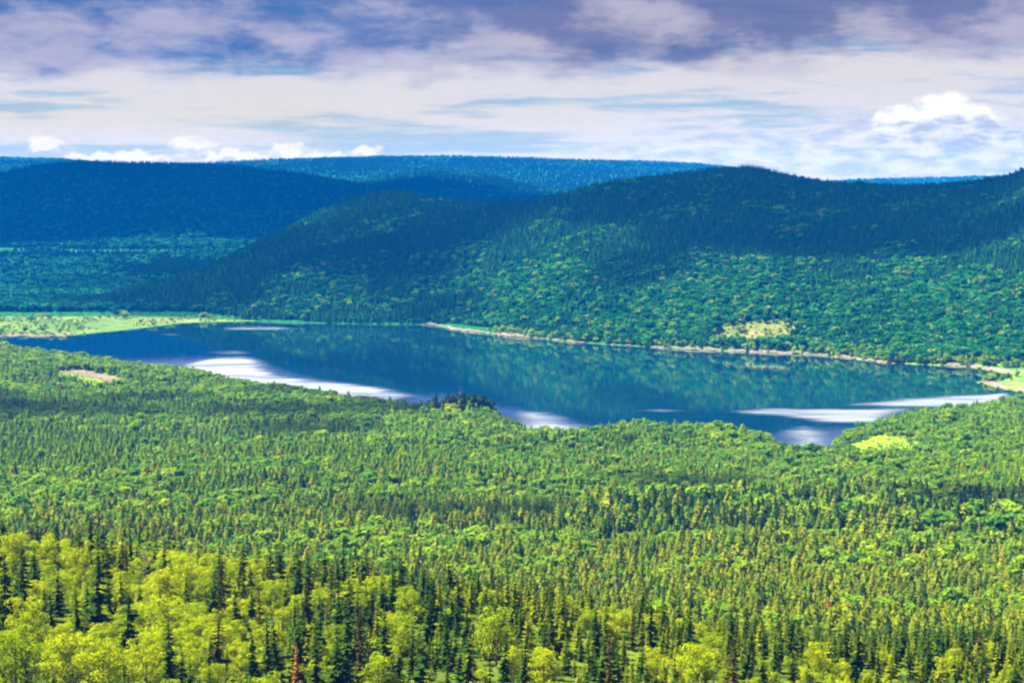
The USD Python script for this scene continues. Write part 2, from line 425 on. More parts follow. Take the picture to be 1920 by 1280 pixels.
# ------------------------------------------------------------------ water
def water_material():
    g = Nodes()
    pos = g.add("geometry", "position")
    ruf = g.add("attribute", "fac", attribute="ruffle")
    rough = g.m("add", 0.018, g.m("multiply", ruf, 0.30))
    n = g.noise(pos, 0.12, 3.0, 0.6)
    nrm = g.add("bump", "normal", height=n, strength=0.05, distance=0.5)
    gl = g.add("glossy_bsdf", "BSDF", color=(0.95, 0.97, 1.0), roughness=rough, normal=nrm)
    deep = g.add("diffuse_bsdf", "BSDF", color=(0.001, 0.018, 0.04))
    fr = g.m("power", g.add("fresnel", "fac", IOR=1.4), 0.5)
    return g.done("lake_water", surface=g.add("mix_closure", "closure", fac=fr, closure1=deep, closure2=gl))


RUFFLES = [  # outlines (column, row) of where the wind ripples the lake, how ragged (m), how rough
    ([(408, 615), (450, 612), (520, 613), (560, 617), (500, 619), (430, 618)], 8, 0.8), ([(290, 626), (320, 625), (345, 627), (310, 628)], 6, 0.5),
    ([(395, 661), (440, 658), (470, 661), (440, 664)], 8, 0.5),
    ([(330, 686), (365, 676), (415, 669), (465, 667), (490, 674), (500, 688), (522, 703), (600, 712), (680, 722), (750, 735), (785, 743), (740, 752), (640, 764), (500, 748), (340, 712)], 6, 1.0),
    ([(975, 772), (1010, 774), (1045, 782), (1090, 797), (1060, 830), (990, 826), (974, 800)], 5, 1.0),
    ([(1195, 770), (1240, 767), (1290, 772), (1240, 775)], 6, 0.6),
    ([(1370, 770), (1450, 764), (1600, 763), (1700, 766), (1640, 790), (1500, 786), (1420, 778)], 7, 1.0), ([(1585, 757), (1660, 750), (1780, 744), (1890, 736), (1905, 748), (1840, 764), (1720, 764)], 7, 1.0),
    ([(1475, 806), (1515, 800), (1540, 806), (1545, 826), (1548, 870), (1500, 870), (1480, 840)], 6, 1.0), ([(1785, 708), (1820, 704), (1845, 709), (1825, 714)], 8, 0.5),
]
wx, wy = np.meshgrid(np.arange(lake_xy[:, 0].min() - 20, lake_xy[:, 0].max() + 20, 4.0), np.arange(lake_xy[:, 1].min() - 20, lake_xy[:, 1].max() + 30, 4.0))
wm = np.zeros(wx.shape)
for outline, rag, strength in RUFFLES:
    poly = shapely.Polygon(on_level(*np.array(outline).T)).buffer(0)
    jx, jy = wx + 4 * rag * fb(wx, wy, 30, 4, 21), wy + 9 * rag * fb(wx * 0.4, wy, 22, 4, 22)
    near = shapely.points(jx, jy)
    dist = shapely.distance(poly, near) - shapely.distance(poly.boundary, near) * shapely.contains(poly, near)
    wm = np.maximum(wm, strength * (1 - sm(dist, -14, 10)))
wm = np.clip(wm * (1.0 + 1.5 * fb(wx / 5.0, wy, 9, 3, 24) + 0.9 * fb(wx / 4.0, wy, 30, 2, 25)), 0, 1.1)
wv, wf = grid_mesh(wx, wy, np.zeros(wx.shape))
keep = (shore_distance(wv[:, 0], wv[:, 1]) < 10)[wf].any(1)
used = np.unique(wf[keep])
remap = np.full(len(wv), -1)
remap[used] = np.arange(len(used))
water = usdkit.mesh(stage, "/World/water", (wv[used], remap[wf[keep]]), water_material(), smooth=True)
UsdGeom.PrimvarsAPI(water).CreatePrimvar("ruffle", Sdf.ValueTypeNames.FloatArray, "vertex").Set(Vt.FloatArray.FromNumpy(wm.ravel()[used].astype(np.float32)))
tag(water, "still blue lake mirroring the hills, ruffled in pale streaks", "lake", kind="structure")


# ------------------------------------------------------------------ sheets of sand and grass draped on the ground
def drape(name, poly, mat, label, category, step=4.0, lift=0.06, clear=0.5):
    x0, y0, x1, y1 = poly.bounds
    xx, yy = np.meshgrid(np.arange(x0 - step, x1 + step, step), np.arange(y0 - step, y1 + step, step))
    v, f = grid_mesh(xx, yy, gz(xx, yy) + lift)
    ok = in_area(poly, v[:, 0] + 14 * fb(v[:, 0], v[:, 1], 18, 3, 41), v[:, 1] + 14 * fb(v[:, 0], v[:, 1], 18, 3, 42)) & (shore_distance(v[:, 0], v[:, 1]) > clear)
    f = f[ok[f].all(1)]
    used = np.unique(f)
    re = np.full(len(v), -1)
    re[used] = np.arange(len(used))
    p = put(numbered(name), (v[used], re[f]), mat, smooth=True)
    return tag(p, label, category, kind="structure")


def strip(pixels, width, clear=-3.0):
    c = on_level(*np.array(pixels).T)
    return shapely.LineString(c).buffer(width)


BEACHES = [strip([(800, 609), (860, 620), (960, 631), (1060, 641), (1180, 649), (1280, 655), (1400, 660), (1500, 664), (1590, 671), (1655, 680)], 8),
           strip([(1800, 687), (1835, 690), (1875, 699)], 13), strip([(1838, 717), (1870, 727), (1925, 736)], 13), strip([(25, 630), (115, 631)], 24)]
drape("marsh", MARSH, MAT["marsh"], "yellow-green reed marsh on the far left shore", "marsh", 4.0, 0.12, 2.0)
drape("marsh", SPIT, MAT["marsh"], "low green grassy spit reaching into the right end of the lake", "marsh", 3.0, 0.12, 2.0)
drape("meadow", MEADOW, MAT["meadow"], "bright yellow-green meadow beside the small inlet on the right", "meadow", 3.0, 0.15)
for k, (b, lab) in enumerate(zip(BEACHES, ("long pale sandy beach along the far shore under the wooded hill", "short pale beach on the upper edge of the grassy spit", "pale sandy edge on the lower side of the grassy spit", "white sand bar below the marsh at far left"))):
    drape("beach", b, MAT["sand"], lab, "beach", 3.0, 0.2, -2.0)
TRACK = shapely.LineString(on_level(*np.array([(136, 698), (175, 703), (218, 713)]).T, z=5.0)).buffer(10)
TRACK_VIEW = shapely.union_all([shapely.affinity.translate(TRACK, 0, -q) for q in (8, 20, 32, 45)] + [shapely.affinity.translate(MEADOW, 0, -q) for q in (8, 18, 28, 38, 48)])
drape("track", TRACK, MAT["sand"], "short stretch of pale dirt track in the woods near the left shore", "track", 2.0, 0.2)
BARE = shapely.union_all(BEACHES + [MARSH, SPIT, MEADOW, TRACK.buffer(4)])



def on_ground(px, py, y0=1300.0, y1=4000.0):
    """Where the line of sight through a pixel first meets the ground."""
    out, Y = [], np.arange(y0, y1, 3.0)
    for a, b in zip(px, py):
        u, sl = ray(a, b)
        hit = np.nonzero(gz(u * Y, Y) > EYE + sl * Y)[0]
        k = hit[0] if len(hit) else len(Y) - 1
        out.append((u * Y[k], Y[k]))
    return np.array(out)


CLEARING = shapely.Polygon(on_ground(*np.array([(1330, 628), (1350, 612), (1400, 604), (1470, 600), (1505, 612), (1490, 640), (1420, 650), (1345, 645)]).T)).buffer(0)
drape("clearing", CLEARING, MAT["clearing"], "sunlit pale yellow-green clearing above the far beach", "clearing", 4.0, 0.2)
BARE = shapely.union_all([BARE, CLEARING])

# ------------------------------------------------------------------ tree shapes
rng = np.random.default_rng(7)


def tubes(path, radii, sides=6):
    p = np.asarray(path, float)
    t = np.gradient(p, axis=0)
    t /= np.linalg.norm(t, axis=1, keepdims=True)
    a = np.cross(t, [0.31, 0.95, 0.05])
    a /= np.linalg.norm(a, axis=1, keepdims=True)
    b = np.cross(t, a)
    ang = np.arange(sides) * 2 * math.pi / sides
    v = p[:, None] + np.asarray(radii)[:, None, None] * (np.cos(ang)[None, :, None] * a[:, None] + np.sin(ang)[None, :, None] * b[:, None])
    i, j = np.meshgrid(np.arange(len(p) - 1), np.arange(sides), indexing="ij")
    q = np.stack([i * sides + j, i * sides + (j + 1) % sides, (i + 1) * sides + (j + 1) % sides, (i + 1) * sides + j], -1).reshape(-1, 4)
    return v.reshape(-1, 3), np.vstack([q[:, [0, 1, 2]], q[:, [0, 2, 3]]])


def join(parts):
    vs, fs, n = [], [], 0
    for v, f in parts:
        vs.append(v)
        fs.append(np.asarray(f) + n)
        n += len(v)
    return np.vstack(vs), np.vstack(fs)


def low_spruce(r, width=0.24, tiers=7, swell=0.85):
    """Unit-height conifer: ragged tiers, a few dozen triangles each."""
    parts = []
    for k in range(tiers):
        f = k / tiers
        z0 = 0.06 + 0.90 * f
        R = width * (1 - f) ** swell * r.uniform(0.8, 1.15) + 0.015
        top = min(1.0, z0 + 0.26 * (1 - 0.5 * f))
        n = 7
        a = np.arange(2 * n) * math.pi / n + r.uniform(0, 6)
        rad = R * np.where(np.arange(2 * n) % 2, 0.55, 1.0) * r.uniform(0.7, 1.2, 2 * n)
        z = z0 + np.where(np.arange(2 * n) % 2, 0.035, -0.01) + r.uniform(-0.02, 0.02, 2 * n)
        off = r.normal(0, 0.006, 2)
        ring = np.stack([rad * np.cos(a) + off[0], rad * np.sin(a) + off[1], z], -1)
        v = np.vstack([ring, [[off[0], off[1], top]]])
        i = np.arange(2 * n)
        parts.append((v, np.stack([i, (i + 1) % (2 * n), np.full(2 * n, 2 * n)], -1)))
    return join(parts)


def leaf_faces(r, centres, normals, size, squash=0.6):
    """Small bent quads about the centres, turned loosely along the normals."""
    n = len(centres)
    nn = normals + r.normal(0, 0.45, (n, 3))
    nn /= np.linalg.norm(nn, axis=1, keepdims=True)
    t = np.cross(nn, r.normal(0, 1, (n, 3)))
    t /= np.linalg.norm(t, axis=1, keepdims=True)
    b = np.cross(nn, t)
    s = size * r.uniform(0.6, 1.3, (n, 1))
    v = np.stack([centres - t * s, centres - b * s * squash + nn * s * 0.15, centres + t * s, centres + b * s * squash + nn * s * 0.15], 1).reshape(-1, 3)
    i = np.arange(n)[:, None] * 4
    return v, np.vstack([i + [0, 1, 2], i + [0, 2, 3]])


def low_broadleaf(r, lobes=6, leaves=34):
    """Unit-height broadleaf crown of ragged clumps of leaf faces."""
    parts = []
    for k in range(lobes):
        if k == 0:
            c, R = np.array([0, 0, 0.58]), 0.25
        else:
            a = r.uniform(0, 6.28)
            c = np.array([0.20 * math.cos(a), 0.20 * math.sin(a), r.uniform(0.34, 0.80)])
            R = r.uniform(0.13, 0.21)
        d = r.normal(0, 1, (leaves, 3))
        d[:, 2] = np.abs(d[:, 2]) * 1.1 - 0.35
        d /= np.linalg.norm(d, axis=1, keepdims=True)
        parts.append(leaf_faces(r, c + d * R * r.uniform(0.75, 1.08, (leaves, 1)), d, R * 0.42, 0.8))
    a = np.arange(8) * math.pi / 4
    core = np.stack([0.17 * np.cos(a), 0.17 * np.sin(a), np.full(8, 0.5)], -1)
    v = np.vstack([core, [[0, 0, 0.76]], [[0, 0, 0.2]]])
    i = np.arange(8)
    parts.append((v, np.vstack([np.stack([i, (i + 1) % 8, np.full(8, 8)], -1), np.stack([(i + 1) % 8, i, np.full(8, 9)], -1)])))
    return join(parts)


def snag(r):
    parts = [tubes([[0, 0, 0], [0.01, 0, 0.5], [0.0, 0.01, 1.0]], [0.02, 0.014, 0.004], 5)]
    for k in range(9):
        z, a, L = r.uniform(0.3, 0.92), r.uniform(0, 6.28), r.uniform(0.05, 0.14)
        parts.append(tubes([[0, 0, z], [L * math.cos(a), L * math.sin(a), z + r.uniform(-0.02, 0.06)]], [0.007, 0.002], 3))
    return join(parts)


def hero_spruce(r, h=1.0, width=0.13, whorls=26, sag=0.35):
    """Unit-height spruce: (trunk, crown) with drooping, feathered branches in whorls."""
    trunk = tubes([[0, 0, -0.03], [0, 0, 0.5], [0, 0, 0.99]], [0.013, 0.009, 0.001], 7)
    parts = []
    for k in range(whorls):
        f = (k + r.uniform(-0.3, 0.3)) / whorls
        z = 0.05 + 0.94 * max(f, 0)
        gap = r.uniform(0.65, 1.2)
        heavy = r.uniform(0, 6.28)
        L0 = gap * width * (1 - max(f, 0)) ** 0.65 + 0.008
        for b in range(int(8 + 4 * (1 - f))):
            a = r.uniform(0, 6.28)
            L = L0 * r.uniform(0.5, 1.25) * (1 + 0.22 * math.cos(a - heavy))
            ca, sa = math.cos(a), math.sin(a)
            n = 4
            s = np.linspace(0, 1, n)
            out = L * s
            dz = -sag * L * np.sin(s * 1.9) + 0.10 * L * s ** 3 + r.normal(0, 0.003)
            wdt = L * 0.20 * np.array([0.5, 1.0, 0.8, 0.06]) * r.uniform(0.8, 1.3)
            mid = np.stack([out * ca, out * sa, z + dz], -1)
            side = np.array([-sa, ca, 0.0])
            hang = np.array([0, 0, -1.0])
            lft = mid + side * wdt[:, None] + hang * wdt[:, None] * 0.55
            rgt = mid - side * wdt[:, None] + hang * wdt[:, None] * 0.55
            jag = r.uniform(-0.3, 0.3, (n, 1)) * wdt[:, None]
            v = np.vstack([mid, lft + jag * [ca, sa, 0], rgt - jag * [ca, sa, 0]])
            f_ = []
            for q in range(n - 1):
                f_ += [[q, q + 1, n + q + 1], [q, n + q + 1, n + q], [q, 2 * n + q + 1, q + 1], [q, 2 * n + q, 2 * n + q + 1]]
            parts.append((v, np.array(f_)))
    return trunk, join(parts)


def hero_broadleaf(r, spread=0.42, leaves=3600, limbs=11, leaf=0.017):
    """Unit-height birch: (trunk with limbs, crown of leaf faces in clumps at the limb ends)."""
    wood = [tubes([[0, 0, -0.03], [r.normal(0, 0.01), r.normal(0, 0.01), 0.4], [r.normal(0, 0.02), r.normal(0, 0.02), 0.85]], [0.022, 0.015, 0.003], 7)]
    clumps = []
    for k in range(limbs):
        a = k * 2.4 + r.uniform(-0.5, 0.5)
        z0 = 0.10 + 0.6 * k / limbs
        reach = spread * r.uniform(0.55, 1.0) * (1 - 0.45 * k / limbs)
        end = np.array([reach * math.cos(a), reach * math.sin(a), min(0.92, z0 + r.uniform(0.16, 0.34))])
        mid = np.array([end[0] * 0.5, end[1] * 0.5, z0 + (end[2] - z0) * 0.35])
        wood.append(tubes([[0, 0, z0], mid, end], [0.010, 0.007, 0.002], 5))
        clumps += [(end, r.uniform(0.11, 0.17)), (mid + [0, 0, 0.08], r.uniform(0.10, 0.15)), (end + r.normal(0, 0.07, 3), r.uniform(0.07, 0.12))]
    clumps += [(np.array([r.normal(0, 0.05), r.normal(0, 0.05), z]), 0.13) for z in (0.6, 0.74, 0.87)]
    per = leaves // len(clumps)
    parts = []
    for c, R in clumps:
        d = r.normal(0, 1, (per, 3))
        d /= np.linalg.norm(d, axis=1, keepdims=True)
        rad = R * r.uniform(0.35, 1.0, (per, 1)) ** 0.5
        pts = c + d * rad * [1.0, 1.0, 0.75]
        parts.append(leaf_faces(r, pts, d + [0, 0, 0.5], leaf, 0.7))
    return join(wood), join(parts)


low = {"fir": [low_spruce(rng, w, t, 0.55) for w, t in ((0.24, 8), (0.28, 7), (0.32, 8), (0.26, 6))], "spruce": [low_spruce(rng, w, t) for w, t in ((0.19, 9), (0.23, 8), (0.26, 9), (0.21, 7), (0.28, 8), (0.16, 8))], "leaf": [low_broadleaf(rng) for _ in range(4)], "snag": [snag(rng), snag(rng)]}


def forest(name, kinds, x, y, h, which, label, category, aspect=None):
    """One mass of trees: a PointInstancer. kinds: list of (shape key, material); which: index into kinds per tree."""
    path = f"/World/{name}"
    pi = UsdGeom.PointInstancer.Define(stage, path)
    protos, first = [], []
    for k, (shape, mat) in enumerate(kinds):
        first.append(len(protos))
        for q, mesh in enumerate(low[shape]):
            p = f"{path}/kinds/tree_{len(protos):03d}"
            usdkit.mesh(stage, p, mesh, MAT[mat])
            protos.append(p)
    r = np.random.default_rng(len(x))
    nvar = np.array([len(low[s]) for s, _ in kinds])
    idx = np.array(first)[which] + (r.random(len(x)) * nvar[which]).astype(int)
    z = gz(x, y) - 0.25
    a = r.uniform(0, math.pi, len(x))
    q = np.zeros((len(x), 4), np.float32)
    q[:, 2], q[:, 3] = np.sin(a), np.cos(a)       # imaginary i j k, real
    fat = r.uniform(0.85, 1.25, len(x)) * (1 if aspect is None else aspect)
    sc = np.stack([h * fat, h * fat, h], -1)
    pi.CreateProtoIndicesAttr(Vt.IntArray.FromNumpy(idx.astype(np.int32)))
    pi.CreatePositionsAttr(Vt.Vec3fArray.FromNumpy(np.stack([x, y, z], -1).astype(np.float32)))
    pi.CreateScalesAttr(Vt.Vec3fArray.FromNumpy(sc.astype(np.float32)))
    pi.CreateOrientationsAttr(Vt.QuathArray([Gf.Quath(float(c), 0.0, 0.0, float(s)) for s, c in q[:, 2:]]))
    pi.CreatePrototypesRel().SetTargets([Sdf.Path(p) for p in protos])
    tag(pi, label, category, kind="stuff")
    print(name, len(x))


def spots(y0, y1, cell, seed, half=0.30):
    """Jittered positions in the wedge of view."""
    r = np.random.default_rng(seed)
    xm = half * y1
    xx, yy = np.meshgrid(np.arange(-xm, xm, cell), np.arange(y0, y1, cell))
    x, y = xx.ravel() + r.uniform(-0.48, 0.48, xx.size) * cell, yy.ravel() + r.uniform(-0.48, 0.48, xx.size) * cell
    k = (np.abs(x) < half * y) & (y > y0) & (y < y1)
    return x[k], y[k], r


def free(x, y, margin=2.5):
    r = np.random.default_rng(len(x))
    return (shore_distance(x, y) > margin) & ~in_area(BARE, x + r.normal(0, 4.5, len(x)), y + r.normal(0, 6, len(x)))


# --- the wooded plain between the near slope and the lake
STRIP = shapely.Polygon([(30, 684), (110, 690), (200, 676), (215, 688), (120, 706), (30, 700)])


def plain_forest():
    x, y, r = spots(400, 1950, 2.75, 101)
    z = gz(x, y)
    keep = free(x, y) & (hill("near", x, y)[1] < 0)
    keep &= ~in_area(STRIP, x + 10 * fb(x, y, 20, 2, 4), y + 8 * fb(x, y, 20, 2, 5))
    keep &= fb(x, y * 1.6, 45, 3, 77) > -0.27
    x, y, z = x[keep], y[keep], z[keep]
    s = shore_distance(x, y)
    big = fb(x * 0.6, y * 1.5, 130, 3, 61)
    med = fb(x * 0.7, y * 1.3, 40, 3, 62)
    leafy = 0.30 + 1.5 * big + 1.5 * med + 0.35 * (1 - sm(s, 20, 160)) - 0.25 * (1 - sm(y, 520, 800))
    dark = 0.08 + 2.0 * fb(x * 0.6, y * 1.8, 110, 3, 63) + 1.6 * fb(x * 0.3, y * 1.5, 150, 2, 65) - 0.1 * (1 - sm(s, 30, 120))
    # darker, taller timber behind the open strip, and the dark knoll on the shore
    stand = sm(x, 0, 60) * (1 - sm(np.abs(y - 745), 25, 60))
    knoll_c = on_level(890, 790)
    knoll = np.exp(-(((x - knoll_c[0]) / 36) ** 2 + ((y - knoll_c[1]) / 34) ** 4))
    dark = dark + 0.5 * stand + 1.5 * knoll
    leafy = leafy - 0.4 * stand - knoll * 1.5
    p, q = r.random(len(x)), r.random(len(x))
    which = np.where(p < leafy, np.where(q < 0.33, 2, 3), np.where(q < dark, 0, 1))
    which = np.where(r.random(len(x)) < 0.006 + (0.05 + 0.3 * (x < knoll_c[0] - 6)) * knoll, 4, which)
    which = np.where(r.random(len(x)) < 0.003, 5, which)
    yellow = (1 - sm(y, 560, 1050)) * 0.8
    swap = r.random(len(x)) < yellow
    which = np.where(swap & (which == 1), 6, np.where(swap & (which == 3), 2, which))
    which = np.where((which == 0) & (r.random(len(x)) < 0.75 * (1 - sm(y, 500, 800)) * (1 - stand)), 6, which)
    low_ = in_area(TRACK_VIEW, x + r.normal(0, 3, len(x)), y + r.normal(0, 5, len(x)))
    which = np.where((which == 0) & (r.random(len(x)) < 0.75 * knoll), 7, which)
    age = np.clip(0.86 * np.exp(1.1 * fb(x * 0.8, y * 1.4, 75, 3, 64)) * np.exp(r.normal(0, 0.2, len(x))), 0.45, 1.3)
    h = np.where((which >= 2) & (which != 6), r.uniform(4.0, 7.0, len(x)), r.uniform(4.0, 7.5, len(x))) * age * (1 + 0.5 * stand + 1.3 * knoll) * np.where(low_, 0.25, 1.0)
    k = seen(x, y, z, h)
    forest("plain_forest", [("spruce", "spruce"), ("fir", "fir"), ("leaf", "pale"), ("leaf", "green"), ("snag", "snag"), ("spruce", "rust"), ("fir", "slopefir"), ("leaf", "spruce")], x[k], y[k], h[k], which[k],
           "mixed green forest covering the plain between the near slope and the lake", "forest", aspect=1.15)


def hill_forest():
    x, y, r = spots(1480, 3300, 4.1, 202)
    t = hill("near", x, y)[1]
    u = x / y
    z = gz(x, y)
    keep = (t > -0.05) & (t < 1.12) & free(x, y)
    x, y, t, u, z = x[keep], y[keep], t[keep], u[keep], z[keep]
    big = fb(x, y, 170, 3, 71)
    med = fb(x, y, 50, 3, 72)
    px = 960 + u * FOC
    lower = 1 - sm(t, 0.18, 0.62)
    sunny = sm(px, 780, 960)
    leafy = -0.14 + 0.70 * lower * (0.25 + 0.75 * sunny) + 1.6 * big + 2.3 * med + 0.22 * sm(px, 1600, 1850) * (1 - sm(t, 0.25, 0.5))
    p, q = r.random(len(x)), r.random(len(x))
    which = np.where(p < leafy, np.where(q < 0.12, 3, 1), np.where(q < 0.30, 2, 0))
    which = np.where(r.random(len(x)) < 0.003, 4, which)
    h = np.where((which == 1) | (which == 3), r.uniform(5.5, 10.5, len(x)), r.uniform(6, 11.0, len(x)))
    k = seen(x, y, z, h)
    forest("hillside_forest", [("spruce", "hilldark"), ("leaf", "hillleaf"), ("spruce", "hillmid"), ("leaf", "green"), ("snag", "snag")], x[k], y[k], h[k], which[k],
           "dark conifers and lighter broadleaf stands on the hill across the lake", "forest", aspect=1.15)


def far_forest():
    x, y, r = spots(2250, 3500, 6.5, 303)
    x2, y2, r2 = spots(3500, 5200, 7.5, 304)
    x3, y3, r3 = spots(5200, 7800, 11.0, 305)
    x, y = np.concatenate([x, x2, x3]), np.concatenate([y, y2, y3])
    z = gz(x, y)
    tn = hill("near", x, y)[1]
    keep = free(x, y) & ~((tn > -0.05) & (tn < 1.12) & (x / y > -0.24)) 
    clear = fb(x * 0.5, y * 1.2, 160, 3, 83)
    keep &= ~(clear * sm(y, 2600, 2900) * (1 - sm(y, 3250, 3550)) > 0.12)
    x, y, z = x[keep], y[keep], z[keep]
    leafy = 0.15 + 1.6 * fb(x, y, 260, 3, 81) + 0.3 * (1 - sm(y, 2500, 3400))
    p = r.random(len(x))
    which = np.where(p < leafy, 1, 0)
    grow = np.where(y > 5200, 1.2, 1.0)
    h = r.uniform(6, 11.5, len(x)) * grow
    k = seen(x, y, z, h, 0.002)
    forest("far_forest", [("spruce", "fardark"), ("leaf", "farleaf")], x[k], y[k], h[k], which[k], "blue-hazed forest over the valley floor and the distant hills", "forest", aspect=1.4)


def marsh_shrubs():
    x, y, r = spots(1020, 2300, 6.0, 606)
    m = (in_area(MARSH, x, y) | in_area(SPIT, x, y) | in_area(CLEARING, x, y) | in_area(MEADOW, x, y)) & (shore_distance(x, y) > 4)
    m &= (fb(x, y * 0.6, 40, 3, 33) > 0.02) & ~in_area(MEADOW, x, y) & (r.random(len(x)) < 0.5) | in_area(CLEARING, x, y) | in_area(MEADOW, x, y) & (r.random(len(x)) < 0.6)
    x, y = x[m], y[m]
    forest("marsh_shrubs", [("leaf", "green"), ("leaf", "pale")], x, y, r.uniform(1.2, 1.9, len(x)) * np.exp(r.normal(0.3, 0.5, len(x))), r.integers(0, 2, len(x)), "low green shrubs dotted over the marsh and the shore grass", "shrubs", aspect=1.6)


def clouds():
    """The broken cloud overhead whose shade lies on the upper slopes: lumpy bodies, level beneath."""
    import manifold3d as m3
    g = Nodes()
    mats = []
    for q, dens in enumerate((0.014, 0.008, 0.012, 0.035, 0.022)):
        g = Nodes()
        mats.append(g.done(f"cloud_air_{q}", volume=g.add("principled_volume", "volume", color=(0.97, 0.97, 0.98), absorption_color=(1.0, 1.0, 1.0), density=dens)))
    to_sun = np.array([math.sin(SUN_AZ) * math.cos(SUN_EL), math.cos(SUN_AZ) * math.cos(SUN_EL), math.sin(SUN_EL)])
    r = np.random.default_rng(31)
    names = ("broad grey-white cloud above the blue hill on the left", "heaped white cloud above the rounded knob of the hill", "long white cloud above the ridge on the right", "small thin cloud above the plain right of the middle", "small thin cloud above the plain left of the lake")
    for k, (cx, cy, cz, rx, ry, n) in enumerate([(-900, 4080, 135, 1050, 740, 60), (-250, 2580, 100, 430, 330, 34), (430, 2310, 100, 680, 330, 50), (130, 800, 12, 230, 80, 14), (-230, 1190, 8, 280, 130, 18)]):
        c = np.array([cx, cy, cz]) + to_sun * (1350 - cz) / to_sun[2]
        body = m3.Manifold()
        for q in range(n):
            a, d = r.uniform(0, 6.28), math.sqrt(r.uniform(0, 1))
            R = r.uniform(0.22, 0.42) * ry * (1.15 - 0.5 * d)
            s_ = m3.Manifold.sphere(R, 20).scale([1.25, 1.0, 0.75]).translate([c[0] + rx * d * math.cos(a), c[1] + ry * d * math.sin(a), c[2] + 0.2 * R])
            body = body + s_
        body = body.trim_by_plane([0, 0, 1], float(c[2] - 25))
        mm = body.refine_to_length(70).to_mesh()
        v = np.array(mm.vert_properties[:, :3])
        out = np.stack([meshkit.fbm(v / 90 + 40 * j, 3, 50 + j) - 0.5 for j in range(3)], -1) * 60 * [1, 1, 0.5]
        tag(put(numbered("cloud"), (v + out, np.array(mm.tri_verts)), mats[k]), names[k], "cloud", kind="stuff")


clouds()
marsh_shrubs()
plain_forest()
hill_forest()
far_forest()

# ------------------------------------------------------------------ single trees on the near slope
SOURCES = {}


def source(key, trunk, crown, bark, leaves):
    p = stage.CreateClassPrim(f"/World/{key}")
    usdkit.mesh(stage, f"/World/{key}/trunk", trunk, MAT[bark], smooth=True)
    usdkit.mesh(stage, f"/World/{key}/crown", crown, MAT[leaves])
    SOURCES[key] = p.GetPath()


r_ = np.random.default_rng(55)
for k, (w, n) in enumerate([(0.15, 30), (0.17, 28), (0.135, 34), (0.16, 27)]):
    t, c = hero_spruce(r_, 1.0, w, n)
    source(f"dark_spruce_shape_{k}", t, c, "bark", "spruce")
    t, c = hero_spruce(r_, 1.0, w * 1.15, n - 4)
    source(f"green_fir_shape_{k}", t, c, "bark", "slopefir")
t, c = hero_spruce(r_, 1.0, 0.12, 22)
source("rusty_spruce_shape_0", t, c, "snag", "rust")
for k, w in enumerate((0.11, 0.13)):
    t, c = hero_spruce(r_, 1.0, w, 24)
    source(f"brown_spruce_shape_{k}", t, c, "bark", "brown")
for k, sp in enumerate((0.36, 0.42, 0.48, 0.40)):
    t, c = hero_broadleaf(r_, sp)
    source(f"birch_shape_{k}", t, c, "bark", "lime")
t, c = hero_broadleaf(r_, 0.34, 500, 11)
source("bare_tree_shape_0", t, c, "snag", "green")


def plant(name, key, x, y, z, h, fat, rot, label, category, group=None):
    p = UsdGeom.Xform.Define(stage, numbered(name))
    p.AddTranslateOp().Set(Gf.Vec3d(float(x), float(y), float(z) - 0.1))
    p.AddRotateXYZOp().Set(Gf.Vec3f(float(2.2 * math.sin(7.1 * x)), float(2.2 * math.sin(5.3 * y)), float(rot)))
    p.AddScaleOp().Set(Gf.Vec3f(float(h * fat), float(h * fat), float(h)))
    p.GetPrim().GetReferences().AddInternalReference(SOURCES[key])
    p.GetPrim().SetInstanceable(True)
    tag(p, label, category, group)
    return p


